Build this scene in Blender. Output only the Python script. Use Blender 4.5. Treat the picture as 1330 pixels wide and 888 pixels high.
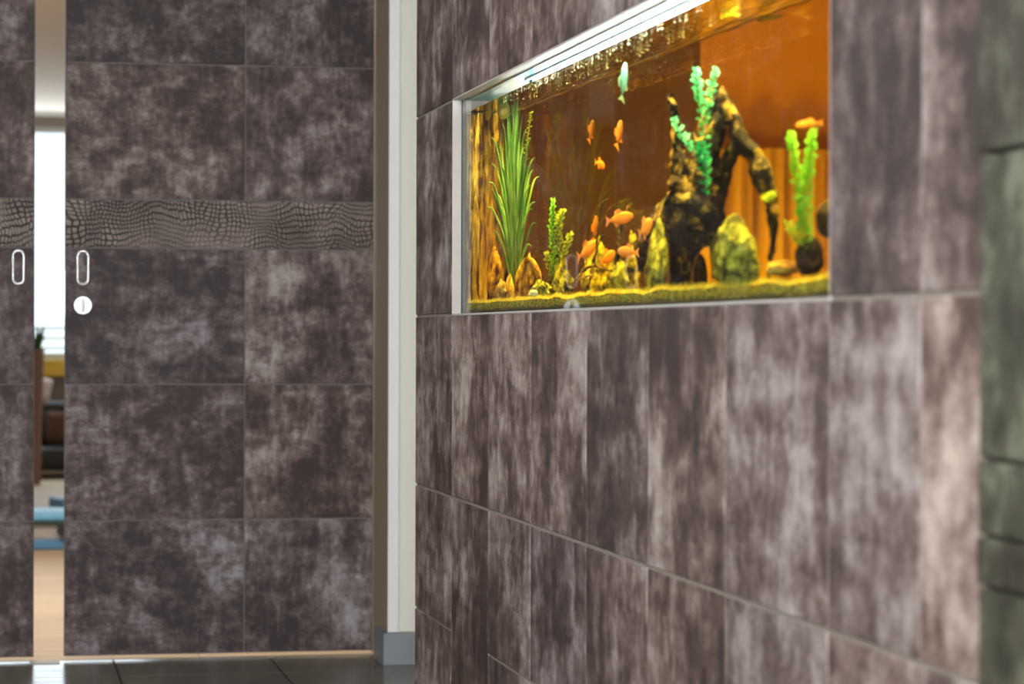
import bpy, bmesh, math, random
from mathutils import Vector, Matrix, noise as mn
for o in list(bpy.data.objects): bpy.data.objects.remove(o)
S = bpy.context.scene; C = S.collection
R = random.Random(7)
PI = math.pi
# ------------------------------------------------------------------ camera
F = 3480.0; TH = math.radians(10.95); PIT = -8/F; ROL = .003; EYE = .95
FW = Vector((math.sin(TH)*math.cos(PIT), math.cos(TH)*math.cos(PIT), math.sin(PIT)))
R0 = Vector((math.cos(TH), -math.sin(TH), 0)); U0 = R0.cross(FW)
CR = R0*math.cos(ROL)+U0*math.sin(ROL); CU = U0*math.cos(ROL)-R0*math.sin(ROL)
cam = bpy.data.objects.new('camera', bpy.data.cameras.new('camera')); C.objects.link(cam)
cam.matrix_world = Matrix(((CR.x, CU.x, -FW.x, 0), (CR.y, CU.y, -FW.y, 0), (CR.z, CU.z, -FW.z, EYE), (0, 0, 0, 1)))
cam.data.sensor_width = 36; cam.data.lens = 36*F/1330
cam.data.clip_start = .05; cam.data.clip_end = 100
cam.data.dof.use_dof = True; cam.data.dof.focus_distance = 5.5; cam.data.dof.aperture_fstop = 5.6
S.camera = cam
S.view_settings.view_transform = 'Standard'; S.view_settings.look = 'None'
S.view_settings.gamma = 1; S.view_settings.use_curve_mapping = False; S.view_settings.exposure = 0.0
# ------------------------------------------------------------------ world and large lights
W = bpy.data.worlds.new('overcast_sky'); S.world = W; W.use_nodes = True
bg = W.node_tree.nodes['Background']; bg.inputs[0].default_value = (.80, .92, 1, 1); bg.inputs[1].default_value = 1.7
def area(name, loc, target, sx, sy, power, col):
    l = bpy.data.lights.new(name, 'AREA'); l.shape = 'RECTANGLE'; l.size = sx; l.size_y = sy; l.energy = power; l.color = col
    o = bpy.data.objects.new(name, l); C.objects.link(o); o.location = loc
    o.rotation_euler = (Vector(target)-Vector(loc)).to_track_quat('-Z', 'Y').to_euler(); return o
area('corridor_daylight', (-.5, -.95, 1.7), (.6, 7, .9), 1.0, 1.6, 255, (.97, .97, 1))
area('corridor_top_fill', (-.55, 4.9, 2.45), (.25, 4.9, 0), .5, 3.0, 34, (1, .95, .9))  # soft overhead fill, added to light the right wall
area('side_fill', (-1.0, 4.4, 1.5), (.95, 4.5, 1.0), 2.6, 1.3, 25, (.90, .93, 1))  # added fill before the closed left wall, brightens the hide panels
area('hall_window_daylight', (-.1, 18.6, 1.6), (.1, 8, .8), 2.2, 1.6, 30, (.85, .93, 1))
area('hall_warm_fill', (-.2, 9.8, 2.44), (-.2, 9.9, 0), 2.4, 2.4, 95, (1, .87, .72))  # fill added out of view to warm the hall
area('tank_room_warm_light', (3.6, 6.6, .5), (2.9, 9.8, .6), .6, .6, 60, (1, .74, .40))
area('curtain_fill', (2.15, 8.6, .35), (3.1, 9.85, .9), .4, .4, 56, (1, .78, .42))  # added behind the partition to brighten the curtain from lower left
def spot(name, loc, target, power, col, ang, blend=1, rad=.05):
    l = bpy.data.lights.new(name, 'SPOT'); l.energy = power; l.color = col; l.spot_size = ang; l.spot_blend = blend; l.shadow_soft_size = rad
    o = bpy.data.objects.new(name, l); C.objects.link(o); o.location = loc
    o.rotation_euler = (Vector(target)-Vector(loc)).to_track_quat('-Z', 'Y').to_euler(); return o
spot('warm_downlight', (.0, 2.1, 2.4), (.95, 2.57, 1.1), 4, (1, .58, .28), .5)
# ------------------------------------------------------------------ pixel helpers
def ray(px, py):
    d = FW + CR*((px-665)/F) - CU*((py-444)/F); return d.normalized()
def onx(px, py, X):
    d = ray(px, py); t = X/d.x; return Vector((X, d.y*t, EYE+d.z*t))
def ony(px, py, Y):
    d = ray(px, py); t = Y/d.y; return Vector((d.x*t, Y, EYE+d.z*t))
def onz(px, py, Z):
    d = ray(px, py); t = (Z-EYE)/d.z; return Vector((d.x*t, d.y*t, Z))
GX = .99          # plane where the water begins
def tk(px, py, X):      # point in the water, X metres to the right, seen through the refracting front
    X = min(1.397, max(.998, X))
    p = onx(px, py, GX); d = ray(px, py); n = 1.333
    y = d.y/n; z = d.z/n; x = math.sqrt(1-y*y-z*z); t = (X-GX)/x
    return Vector((X, p.y+y*t, p.z+z*t))
def mh(px): return (tk(px, 300, 1.2)-tk(px+1, 300, 1.2)).length*.7
# ------------------------------------------------------------------ object helpers
def link(name, me, mats, parent=None):
    o = bpy.data.objects.new(name, me); C.objects.link(o)
    for m in (mats if isinstance(mats, (list, tuple)) else [mats]):
        if me.materials.find(m.name) < 0 or len(me.materials) == 0: me.materials.append(m)
    if parent: o.parent = parent
    return o
def obj(name, bm, mats, parent=None, smooth=False, loc=None):
    me = bpy.data.meshes.new(name)
    bmesh.ops.recalc_face_normals(bm, faces=bm.faces)
    if smooth:
        for f in bm.faces: f.smooth = True
    bm.to_mesh(me); bm.free()
    o = link(name, me, mats, parent)
    if loc is not None: o.location = loc
    return o
def tag(o, label=None, cat=None, group=None, kind=None):
    if label: o['label'] = label
    if cat: o['category'] = cat
    if group: o['group'] = group
    if kind: o['kind'] = kind
    return o
def empty(name, loc, label=None, cat=None, group=None, kind=None):
    o = bpy.data.objects.new(name, None); C.objects.link(o); o.location = loc; o.empty_display_size = .05
    return tag(o, label, cat, group, kind)
def B(): return bmesh.new()
def box(bm, a, b, mi=0, bev=0):
    a = Vector(a); b = Vector(b)
    r = bmesh.ops.create_cube(bm, size=1, matrix=Matrix.Translation((a+b)/2) @ Matrix.Diagonal((*(b-a), 1)))
    fs = {f for v in r['verts'] for f in v.link_faces}
    for f in fs: f.material_index = mi
    if bev:
        es = list({e for v in r['verts'] for e in v.link_edges})
        bmesh.ops.bevel(bm, geom=es, offset=bev, segments=2, affect='EDGES', profile=.5)
    return bm
def tube(bm, pts, rad, n=8, mp=None, closed=False, cap=True, flat=1.0):
    """swept tube through pts with a radius per point; mp maps the finished vertices"""
    pts = [Vector(p) for p in pts]; k = len(pts)
    if not isinstance(rad, (list, tuple)): rad = [rad]*k
    rings = []; up = Vector((.13, .21, .97)).normalized()
    for i, p in enumerate(pts):
        if closed: t = pts[(i+1) % k]-pts[i-1]
        else: t = pts[min(i+1, k-1)]-pts[max(i-1, 0)]
        t.normalize()
        a = t.cross(up)
        if a.length < 1e-3: a = t.cross(Vector((1, 0, 0)))
        a.normalize(); b = t.cross(a).normalized()
        ring = []
        for j in range(n):
            th = 2*PI*j/n
            q = p+(a*math.cos(th)+b*math.sin(th)*flat)*rad[i]
            ring.append(bm.verts.new(mp(q) if mp else q))
        rings.append(ring)
    m = k if closed else k-1
    for i in range(m):
        r1 = rings[i]; r2 = rings[(i+1) % k]
        for j in range(n): bm.faces.new((r1[j], r1[(j+1) % n], r2[(j+1) % n], r2[j]))
    if cap and not closed:
        bm.faces.new(rings[0]); bm.faces.new(list(reversed(rings[-1])))
    return bm
def smooth_path(pts, sub=5):
    """Catmull-Rom through tuples of any length"""
    out = []; k = len(pts); L = len(pts[0])
    for i in range(k-1):
        p0 = pts[max(i-1, 0)]; p1 = pts[i]; p2 = pts[i+1]; p3 = pts[min(i+2, k-1)]
        for s in range(sub):
            t = s/sub
            out.append(tuple(.5*(2*p1[a]+(p2[a]-p0[a])*t+(2*p0[a]-5*p1[a]+4*p2[a]-p3[a])*t*t+(3*p1[a]-p0[a]-3*p2[a]+p3[a])*t**3) for a in range(L)))
    out.append(tuple(pts[-1])); return out
def fbm(v, o=4):
    return mn.fractal(v, 1.0, 2.0, o)
# ------------------------------------------------------------------ materials
class NT:
    def __init__(s, name):
        s.m = bpy.data.materials.new(name); s.m.use_nodes = True; s.t = s.m.node_tree; s.t.nodes.clear()
        s.out = s.n('ShaderNodeOutputMaterial')
    def n(s, ty, **kw):
        x = s.t.nodes.new(ty)
        for k, v in kw.items():
            if k.startswith('i_'):
                key = k[2:]; key = int(key) if key.isdigit() else key.replace('_', ' ')
                if isinstance(v, bpy.types.NodeSocket): s.t.links.new(v, x.inputs[key])
                else: x.inputs[key].default_value = v
            else: setattr(x, k, v)
        return x
    def l(s, a, b): s.t.links.new(a, b)
    def ramp(s, fac, stops, interp='LINEAR'):
        x = s.n('ShaderNodeValToRGB'); x.color_ramp.interpolation = interp
        e = x.color_ramp.elements
        while len(e) < len(stops): e.new(.5)
        for i, (p, c) in enumerate(stops): e[i].position = p; e[i].color = (*c, 1) if len(c) == 3 else c
        s.l(fac, x.inputs[0]); return x.outputs[0]
    def noise(s, vec, scale, detail=4, rough=.55, dist=0):
        x = s.n('ShaderNodeTexNoise', i_Scale=scale, i_Detail=detail, i_Roughness=rough, i_Distortion=dist)
        s.l(vec, x.inputs['Vector']); return x.outputs[0]
    def math(s, op, a, b=0, c=None, clamp=False):
        x = s.n('ShaderNodeMath', operation=op, use_clamp=clamp, i_0=a, i_1=b)
        if c is not None:
            if isinstance(c, bpy.types.NodeSocket): s.l(c, x.inputs[2])
            else: x.inputs[2].default_value = c
        return x.outputs[0]
    def mix(s, fac, a, b, blend='MIX'):
        x = s.n('ShaderNodeMix', data_type='RGBA', blend_type=blend)
        for i, v in ((0, fac), (6, a), (7, b)):
            if isinstance(v, bpy.types.NodeSocket): s.l(v, x.inputs[i])
            else: x.inputs[i].default_value = v if i == 0 else (*v, 1)
        return x.outputs[2]
    def coords(s, scale=(1, 1, 1), rnd=True, which='Object'):
        tc = s.n('ShaderNodeTexCoord').outputs[which]
        if rnd:
            oi = s.n('ShaderNodeObjectInfo').outputs['Random']
            a = s.math('MULTIPLY', oi, 57.0); b = s.math('MULTIPLY', oi, 131.0)
            cx = s.n('ShaderNodeCombineXYZ', i_0=a, i_1=b, i_2=a)
            tc2 = s.n('ShaderNodeVectorMath', operation='ADD'); s.l(tc, tc2.inputs[0]); s.l(cx.outputs[0], tc2.inputs[1]); tc = tc2.outputs[0]
        mp = s.n('ShaderNodeMapping'); mp.inputs['Scale'].default_value = scale; s.l(tc, mp.inputs[0]); return mp.outputs[0]
    def bump(s, h, strength=.3, dist=.002):
        x = s.n('ShaderNodeBump', i_Strength=strength, i_Distance=dist); s.l(h, x.inputs['Height']); return x.outputs[0]
    def bsdf(s, col, rough=.5, metal=0, normal=None, spec=.5, **kw):
        b = s.n('ShaderNodeBsdfPrincipled')
        for k, v in (('Base Color', col), ('Roughness', rough), ('Metallic', metal), ('Specular IOR Level', spec), *[(k.replace('_', ' '), v) for k, v in kw.items()]):
            if isinstance(v, bpy.types.NodeSocket): s.l(v, b.inputs[k])
            else: b.inputs[k].default_value = (*v, 1) if isinstance(v, tuple) and len(v) == 3 else v
        if normal: s.l(normal, b.inputs['Normal'])
        s.l(b.outputs[0], s.out.inputs[0]); return s.m
def plain(name, col, rough=.5, metal=0, var=.12, scale=30, spec=.5, bumpd=0.0, vary=(1, 1, 1), **kw):
    t = NT(name); v = t.coords(vary, rnd=True); n = t.noise(v, scale, 5)
    c = t.mix(n, tuple(x*(1-var) for x in col), tuple(min(1, x*(1+var)) for x in col))
    return t.bsdf(c, rough, metal, t.bump(n, .5, bumpd) if bumpd else None, spec, **kw)

def leather(name, seed, lift=0.0, tint=(1, 1, 1), asp=(1, 1, 1)):
    """waxed hide: dark brown base with paler rubbed mottles, faint stretch marks both ways"""
    t = NT(name)
    v0 = t.coords(asp)
    off = t.n('ShaderNodeVectorMath', operation='ADD'); t.l(v0, off.inputs[0]); off.inputs[1].default_value = (seed, seed*2, seed*3); v = off.outputs[0]
    def st(sc, scale, d=4, r=.6):
        mp = t.n('ShaderNodeMapping'); mp.inputs['Scale'].default_value = sc; t.l(v, mp.inputs[0]); return t.noise(mp.outputs[0], scale, d, r)
    big = t.noise(v, 3.6, 3, .55, .4)
    a = t.noise(v, 13, 6, .68, .25)
    c = t.noise(v, 42, 5, .7)
    sv = st((1, 1, .22), 34, 4, .65)
    sh = st((.2, .2, 1), 30, 4, .65)
    h = t.math('MULTIPLY_ADD', big, .55, t.math('MULTIPLY', a, .62))
    h = t.math('MULTIPLY_ADD', c, .34, h)
    h = t.math('MULTIPLY_ADD', sv, .26, h)
    h = t.math('MULTIPLY_ADD', sh, .22, h)
    h = t.math('ADD', h, lift-.5)
    col = t.ramp(h, [(.38, (.038, .025, .024)), (.47, (.088, .060, .056)), (.54, (.160, .122, .116)), (.62, (.28, .244, .237)), (.73, (.43, .40, .392))])
    rnd = t.n('ShaderNodeObjectInfo').outputs['Random']
    hue = t.ramp(rnd, [(0, tuple(x*y for x, y in zip(tint, (.86, .87, .92)))), (.5, tint), (1, tuple(x*y for x, y in zip(tint, (1.07, 1.0, .94))))])
    col = t.mix(1.0, col, hue, 'MULTIPLY')
    return t.bsdf(col, .60, 0, t.bump(h, .35, .003), .35)
M_WALL = leather('hide_wall', 0, .015, (1, .96, .94), (1, .55, .62))
M_DOOR = leather('hide_mottled', 11, -.015, (.95, .95, .97), (1, 1, 1.15))
M_DOOR2 = leather('hide_mottled_vertical', 23, -.015, (.95, .93, .93), (1.15, 1, .9))
M_EDGE = plain('panel_edge', (.21, .175, .155), .6, var=.25, scale=60)
M_FILL = plain('joint_filler', (.21, .185, .16), .7, var=.3, scale=80, bumpd=.002)
M_FILLD = plain('door_joint_filler', (.16, .14, .135), .7, var=.3, scale=60)

def croc(name):
    t = NT(name); v = t.coords((1, 1, 1))
    wn = t.n('ShaderNodeTexNoise', i_Scale=5.0, i_Detail=2.0); t.l(v, wn.inputs['Vector'])
    ma = t.n('ShaderNodeVectorMath', operation='MULTIPLY_ADD'); t.l(wn.outputs[1], ma.inputs[0]); ma.inputs[1].default_value = (.16, .0, .13); t.l(v, ma.inputs[2])
    mp = t.n('ShaderNodeMapping'); mp.inputs['Scale'].default_value = (1.25, .02, .95); t.l(ma.outputs[0], mp.inputs[0])
    vo = t.n('ShaderNodeTexVoronoi', feature='DISTANCE_TO_EDGE', i_Scale=72, i_Randomness=.28); t.l(mp.outputs[0], vo.inputs['Vector'])
    cell = t.ramp(vo.outputs[0], [(.02, (0, 0, 0)), (.17, (1, 1, 1))])
    fade = t.ramp(t.noise(v, 4.5, 2), [(.32, (.25, .25, .25)), (.5, (1, 1, 1))])
    big = t.noise(v, 7, 4)
    col = t.ramp(big, [(.3, (.14, .10, .088)), (.7, (.30, .24, .205))])
    dk = t.mix(t.math('MULTIPLY', fade, .93), (1, 1, 1), cell)
    col = t.mix(1, col, dk, 'MULTIPLY')
    return t.bsdf(col, .5, 0, t.bump(t.math('MULTIPLY', cell, fade), .9, .004), .4)
M_CROC = croc('crocodile_embossed_hide')
M_WHITE = plain('off_white_paint', (.74, .74, .66), .6, var=.03, scale=6)
M_WHITE2 = plain('casing_paint', (.80, .80, .82), .45, var=.02, scale=6)
M_TAUPE = plain('reveal_paint', (.36, .29, .20), .6, var=.05, scale=6)
M_BASE = plain('grey_baseboard', (.22, .255, .27), .45, var=.05, scale=12)
M_CEIL = plain('ceiling_paint', (.72, .70, .68), .8, var=.02, scale=5)
t_ = NT('green_grey_stone'); n_ = t_.noise(t_.coords((1, 1, 1)), 14, 4, .6)
r_ = t_.ramp(t_.n('ShaderNodeObjectInfo').outputs['Random'], [(0, (.45, .42, .38)), (.5, (1, .96, .88)), (1, (1.5, 1.6, 1.4))])
M_STONE = t_.bsdf(t_.mix(1, t_.ramp(n_, [(.36, (.018, .016, .012)), (.52, (.038, .036, .028)), (.66, (.085, .09, .072))]), r_, 'MULTIPLY'), .6, 0, t_.bump(n_, .6, .004), .3)
M_DARK = plain('dark_core', (.05, .045, .042), .8)
M_CHROME = plain('brushed_chrome', (.34, .36, .38), .34, 1.0, var=.03)
M_STEEL = plain('satin_steel', (.62, .62, .64), .28, 1.0, var=.04)
M_BLACK = plain('black_silicone', (.012, .015, .018), .35)
M_ALU = plain('pale_edge_trim', (.42, .40, .38), .45, .0, var=.12, scale=20)

def tilemat():
    t = NT('dark_porcelain_tile'); v = t.coords((1, 2.5, 1))
    n = t.noise(v, 4, 6, .6, 1.2)
    col = t.ramp(n, [(.3, (.10, .095, .075)), (.6, (.14, .132, .105)), (.8, (.19, .18, .145))])
    return t.bsdf(col, t.math('MULTIPLY_ADD', n, .2, .12), 0, t.bump(n, .2, .0006), .3)
M_TILE = tilemat()
M_GROUT = plain('dark_grout', (.01, .01, .01), .9)
def woodfloor():
    t = NT('honey_plank_floor'); v = t.coords((1, 1, 1), rnd=False)
    br = t.n('ShaderNodeTexBrick', i_Scale=1.0, i_Mortar_Size=.0015, i_Brick_Width=1.2, i_Row_Height=.12)
    br.inputs['Color1'].default_value = (.54, .43, .30, 1); br.inputs['Color2'].default_value = (.62, .50, .37, 1); br.inputs['Mortar'].default_value = (.25, .15, .07, 1)
    t.l(v, br.inputs['Vector'])
    g = t.noise(t.coords((2, 20, 1), rnd=False), 3, 5)
    col = t.mix(.3, br.outputs[0], t.ramp(g, [(.3, (.6, .5, .4)), (.7, (1, 1, 1))]), 'MULTIPLY')
    return t.bsdf(col, .55, 0, None, .25)
M_WOOD = woodfloor()

def glassmat():
    t = NT('clear_pane_glass')
    tr = t.n('ShaderNodeBsdfTransparent'); tr.inputs[0].default_value = (.97, .995, .985, 1)
    gl = t.n('ShaderNodeBsdfGlossy', i_Roughness=.0); fr = t.n('ShaderNodeFresnel', i_IOR=1.2)
    geo = t.n('ShaderNodeNewGeometry')
    fac = t.math('MULTIPLY', fr.outputs[0], t.math('SUBTRACT', 1.0, geo.outputs['Backfacing']))
    mx = t.n('ShaderNodeMixShader', i_0=fac); t.l(tr.outputs[0], mx.inputs[1]); t.l(gl.outputs[0], mx.inputs[2])
    t.l(mx.outputs[0], t.out.inputs[0]); return t.m
M_GLASS = glassmat()
def watermat():
    """one body of water: its upright faces bend light, its top mirrors by Fresnel and lets lamp light in"""
    t = NT('amber_tank_water')
    geo = t.n('ShaderNodeNewGeometry'); sx = t.n('ShaderNodeSeparateXYZ'); t.l(geo.outputs['True Normal'], sx.inputs[0])
    top = t.math('GREATER_THAN', t.math('ABSOLUTE', sx.outputs[2]), .5)
    v = t.coords((1, 1, 1), rnd=False)
    n = t.noise(v, 24, 4, .6, .8); n2 = t.noise(v, 6, 2)
    bp = t.bump(t.math('ADD', t.math('MULTIPLY', n, .5), n2), .32, .012)
    fr = t.n('ShaderNodeFresnel', i_IOR=1.333); t.l(bp, fr.inputs['Normal'])
    tr = t.n('ShaderNodeBsdfTransparent'); gl = t.n('ShaderNodeBsdfGlossy', i_Roughness=.10); t.l(bp, gl.inputs['Normal'])
    m1 = t.n('ShaderNodeMixShader'); t.l(fr.outputs[0], m1.inputs[0]); t.l(tr.outputs[0], m1.inputs[1]); t.l(gl.outputs[0], m1.inputs[2])
    rf = t.n('ShaderNodeBsdfRefraction', i_IOR=1.333, i_Roughness=0.0)
    m2 = t.n('ShaderNodeMixShader'); t.l(top, m2.inputs[0]); t.l(rf.outputs[0], m2.inputs[1]); t.l(m1.outputs[0], m2.inputs[2])
    t.l(m2.outputs[0], t.out.inputs[0])
    ab = t.n('ShaderNodeVolumeAbsorption', i_Density=5.0); ab.inputs[0].default_value = (.93, .76, .0, 1)
    t.l(ab.outputs[0], t.out.inputs[1]); return t.m
M_WATER = watermat()
def emit(name, col, st):
    t = NT(name); e = t.n('ShaderNodeEmission', i_Strength=st); e.inputs[0].default_value = (*col, 1); t.l(e.outputs[0], t.out.inputs[0]); return t.m
M_LED = emit('cool_white_led', (.92, .97, 1), 60)
def rockmat(name, c1, c2, c3, scale=60, st=(.38, .38, 1)):
    t = NT(name); v = t.coords(st)
    n = t.noise(v, scale*.45, 6, .72, .3); f = t.noise(v, scale*1.6, 4, .7)
    vo = t.n('ShaderNodeTexVoronoi', i_Scale=scale*.9); t.l(v, vo.inputs['Vector'])
    h = t.math('MULTIPLY_ADD', f, .35, t.math('MULTIPLY', n, .75))
    h = t.math('MULTIPLY_ADD', vo.outputs[0], -.22, h)
    col = t.ramp(h, [(.33, c1), (.46, c2), (.60, c3)])
    return t.bsdf(col, .85, 0, t.bump(h, 1.0, .012), .2)
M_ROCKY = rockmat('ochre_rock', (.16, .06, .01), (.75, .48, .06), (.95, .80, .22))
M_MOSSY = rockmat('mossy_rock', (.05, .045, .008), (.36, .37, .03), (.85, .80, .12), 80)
M_DRIFT = rockmat('driftwood_bark', (.012, .010, .008), (.035, .026, .015), (.66, .46, .09), 44)  # yellow last stop paints lamp highlights onto the dark bark
M_DRIFTL = rockmat('lit_driftwood_bark', (.03, .018, .008), (.20, .11, .02), (.85, .58, .10), 46)  # lit copy of the bark, lamp light painted into its colour
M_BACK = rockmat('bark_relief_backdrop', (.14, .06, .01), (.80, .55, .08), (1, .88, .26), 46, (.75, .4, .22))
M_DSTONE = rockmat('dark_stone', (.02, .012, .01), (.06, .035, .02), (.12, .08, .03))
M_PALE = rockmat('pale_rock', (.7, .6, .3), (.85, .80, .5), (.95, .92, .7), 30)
def leafmat(name, a, b, scale=20):
    t = NT(name); n = t.noise(t.coords((1, 1, 1)), scale, 3)
    c = t.ramp(n, [(.35, a), (.65, b)])
    d = t.n('ShaderNodeBsdfDiffuse'); t.l(c, d.inputs[0]); tl = t.n('ShaderNodeBsdfTranslucent'); t.l(c, tl.inputs[0])
    gl = t.n('ShaderNodeBsdfGlossy', i_Roughness=.35)
    m = t.n('ShaderNodeMixShader', i_0=.4); t.l(d.outputs[0], m.inputs[1]); t.l(tl.outputs[0], m.inputs[2])
    m2 = t.n('ShaderNodeMixShader', i_0=.05); t.l(m.outputs[0], m2.inputs[1]); t.l(gl.outputs[0], m2.inputs[2])
    t.l(m2.outputs[0], t.out.inputs[0]); return t.m
M_GRASS = leafmat('ribbon_leaf_green', (.18, .55, .14), (.60, .95, .40))
M_GRASSD = leafmat('ribbon_leaf_deep_green', (.03, .18, .03), (.16, .40, .08))
M_OLIVE = leafmat('olive_leaf', (.30, .45, .03), (.68, .80, .10), 60)
M_EMER = leafmat('emerald_leaf', (.02, .60, .30), (.35, 1.0, .62), 50)
M_EMERD = leafmat('deep_emerald_leaf', (.0, .35, .12), (.05, .65, .30), 50)
M_LIME = leafmat('lime_leaf', (.14, .60, .04), (.45, .90, .10), 50)
M_MOSS = leafmat('gold_moss', (.90, .66, .02), (1, .97, .14), 40)
M_SOIL = plain('substrate_soil', (.16, .12, .03), .9, var=.6, scale=120, bumpd=.004)
M_ORANGE = plain('orange_fish_skin', (.95, .33, .02), .4, var=.15, scale=60)
M_AMBER = plain('amber_fish_skin', (.55, .22, .03), .4, var=.3, scale=70)
M_TEAL = plain('teal_fish_skin', (.22, .62, .62), .35, var=.35, scale=60)
M_FIN = leafmat('amber_fin', (.8, .28, .04), (.95, .5, .10))
M_FINT = leafmat('pale_green_fin', (.4, .6, .4), (.6, .8, .5))
M_EYE = plain('fish_eye', (.01, .01, .01), .15)
M_BUB = plain('pearly_bubble', (.95, .95, .85), .12, var=.02)
M_ORW = plain('orange_wall_paint', (.52, .28, .010), .75, var=.06, scale=3)
M_ORC = plain('orange_curtain', (1, .70, .03), .8, var=.06, scale=6)
M_BRW = plain('brown_partition_paint', (.19, .115, .028), .6, var=.25, scale=4)

# ------------------------------------------------------------------ setting: shell
def structure(name, bm, mats, label=None, smooth=False):
    o = obj(name, bm, mats, None, smooth); o['kind'] = 'structure'
    if label: o['label'] = label
    return o
WX = .965; T = .003         # face of the hide panels on the right wall
OY0, OY1, OZ0, OZ1 = 3.022, 5.661, .995, 1.4545
HC = 2.6; HH = 2.47
b = B()
cx = WX-T+.0006 + .0; c0 = WX+.0022
for (y0, y1, z0, z1) in ((2.40, 6.16, 0, OZ0-.001), (2.40, 6.16, OZ1+.001, HC), (OY1+.001, 6.16, OZ0-.001, OZ1+.001), (2.40, OY0-.001, OZ0-.001, OZ1+.001)):
    box(b, (c0, y0, z0), (1.42, y1, z1))
wall_right = structure('wall_right', b, M_FILL, 'wall clad in brown hide panels around the aquarium opening')
def panel_mesh(w, h, t, axis):
    bm = B()
    if axis == 'x': box(bm, (-t/2, -w/2, -h/2), (t/2, w/2, h/2))
    else: box(bm, (-w/2, -t/2, -h/2), (w/2, t/2, h/2))
    nf = [f for f in bm.faces if abs((f.normal.x if axis == 'x' else f.normal.y)) < .5]
    for f in bm.faces: f.material_index = 0
    for f in nf: f.material_index = 1
    fr = [f for f in bm.faces if (f.normal.x if axis == 'x' else f.normal.y) < -.5]
    bmesh.ops.bevel(bm, geom=list(fr[0].edges), offset=.0013, segments=1, affect='EDGES')
    me = bpy.data.meshes.new('panel'); bm.to_mesh(me); bm.free(); return me
cache = {}
def panel(parent, name, axis, c, w, h, t, mats):
    k = (axis, round(w, 4), round(h, 4), t, mats[0].name)
    if k not in cache:
        cache[k] = panel_mesh(w, h, t, axis)
        for m in mats: cache[k].materials.append(m)
    o = bpy.data.objects.new(name, cache[k]); C.objects.link(o); o.location = c; o.parent = parent; return o
rows = [(0.004, .150), (.150, .3175), (.3175, .6045), (.6045, OZ0), (OZ0, OZ1), (OZ1, 1.85), (1.85, 2.25), (2.25, 2.6)]
cols = [6.162, 5.661, 5.228, 4.800, 4.333, 3.908, 3.474, 3.022, 2.704, 2.521]
for (za, z1) in rows:
    for i in range(len(cols)-1):
        z0 = za
        y1, y0 = cols[i], cols[i+1]
        if z0 == OZ0 and y0 >= OY0-.01 and y1 <= OY1+.01: continue
        g = .0028 if z0 != .150 else .0015; gy = .0025
        if i == 1 and z0 == .150: continue
        if i == 1 and z0 == .3175: z0 = .150
        panel(wall_right, 'hide_panel', 'x', (WX+.0022-.0022/1+.0006, (y0+y1)/2, (z0+z1)/2), y1-y0-2*gy, z1-z0-2*g, .0034, (M_WALL, M_EDGE))
# stone pilaster closing the right wall towards the viewer
pil = empty('trim_3', (.96, 2.4, 0), 'blurred green-grey stone pilaster at the right edge', None, None, 'structure')
b = B(); box(b, (.967, 2.0, 0), (1.42, 2.515, HC)); obj('core', b, M_DARK, pil).parent = pil
pil.location = (0, 0, 0)
zs = [0.0, .30, .455, .56, .705, .755, .83, 1.13, 1.45, 1.78, 2.1, 2.6]
for i in range(len(zs)-1):
    m = B(); d = R.uniform(0, .006)
    box(m, (.957-d, 2.05, zs[i]+.002), (.969, 2.513, zs[i+1]-.002), bev=.003)
    obj('stone_block', m, M_STONE, pil)
# closing wall between corridor end and pillar
b = B(); box(b, (1.30, 6.16, 0), (1.42, 7.68, HC)); box(b, (c0, 6.150, 0), (1.42, 6.1605, HC)); structure('wall_passage', b, M_WHITE)
# pillar: face, casing and baseboard
b = B(); box(b, (1.118, 7.66, 0), (1.42, 8.02, HC)); structure('wall_pillar', b, M_TAUPE)
b = B(); box(b, (1.1195, 7.6585, .095), (1.42, 7.66, HC)); structure('wall_pillar_front', b, M_WHITE)
b = B(); box(b, (1.1175, 7.648, .094), (1.149, 7.6590, HC), bev=.0015); structure('trim_1', b, M_WHITE2, 'pale casing strip on the corner of the white pillar')
b = B(); box(b, (1.104, 7.640, 0), (1.42, 7.66, .0925), bev=.002); box(b, (1.104, 7.655, 0), (1.119, 7.84, .0925)); structure('baseboard_pillar', b, M_BASE, 'grey blue baseboard around the foot of the white pillar')
# door wall: header and left part
b = B(); box(b, (-1.2, 7.95, 2.35), (1.12, 8.02, HC)); structure('wall_front', b, M_WHITE)
b = B(); box(b, (-1.22, -1.2, 0), (-1.12, 7.95, HC)); structure('wall_left', b, M_WHITE)
b = B(); box(b, (-1.22, -1.3, 0), (1.42, -1.2, HC)); structure('wall_back', b, M_WHITE)
b = B(); box(b, (1.40, -1.2, 0), (1.5, 2.0, HC)); structure('wall_near', b, M_WHITE)
b = B(); box(b, (-1.22, -1.3, HC), (1.5, 8.0, HC+.1)); structure('ceiling', b, M_CEIL)
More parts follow.
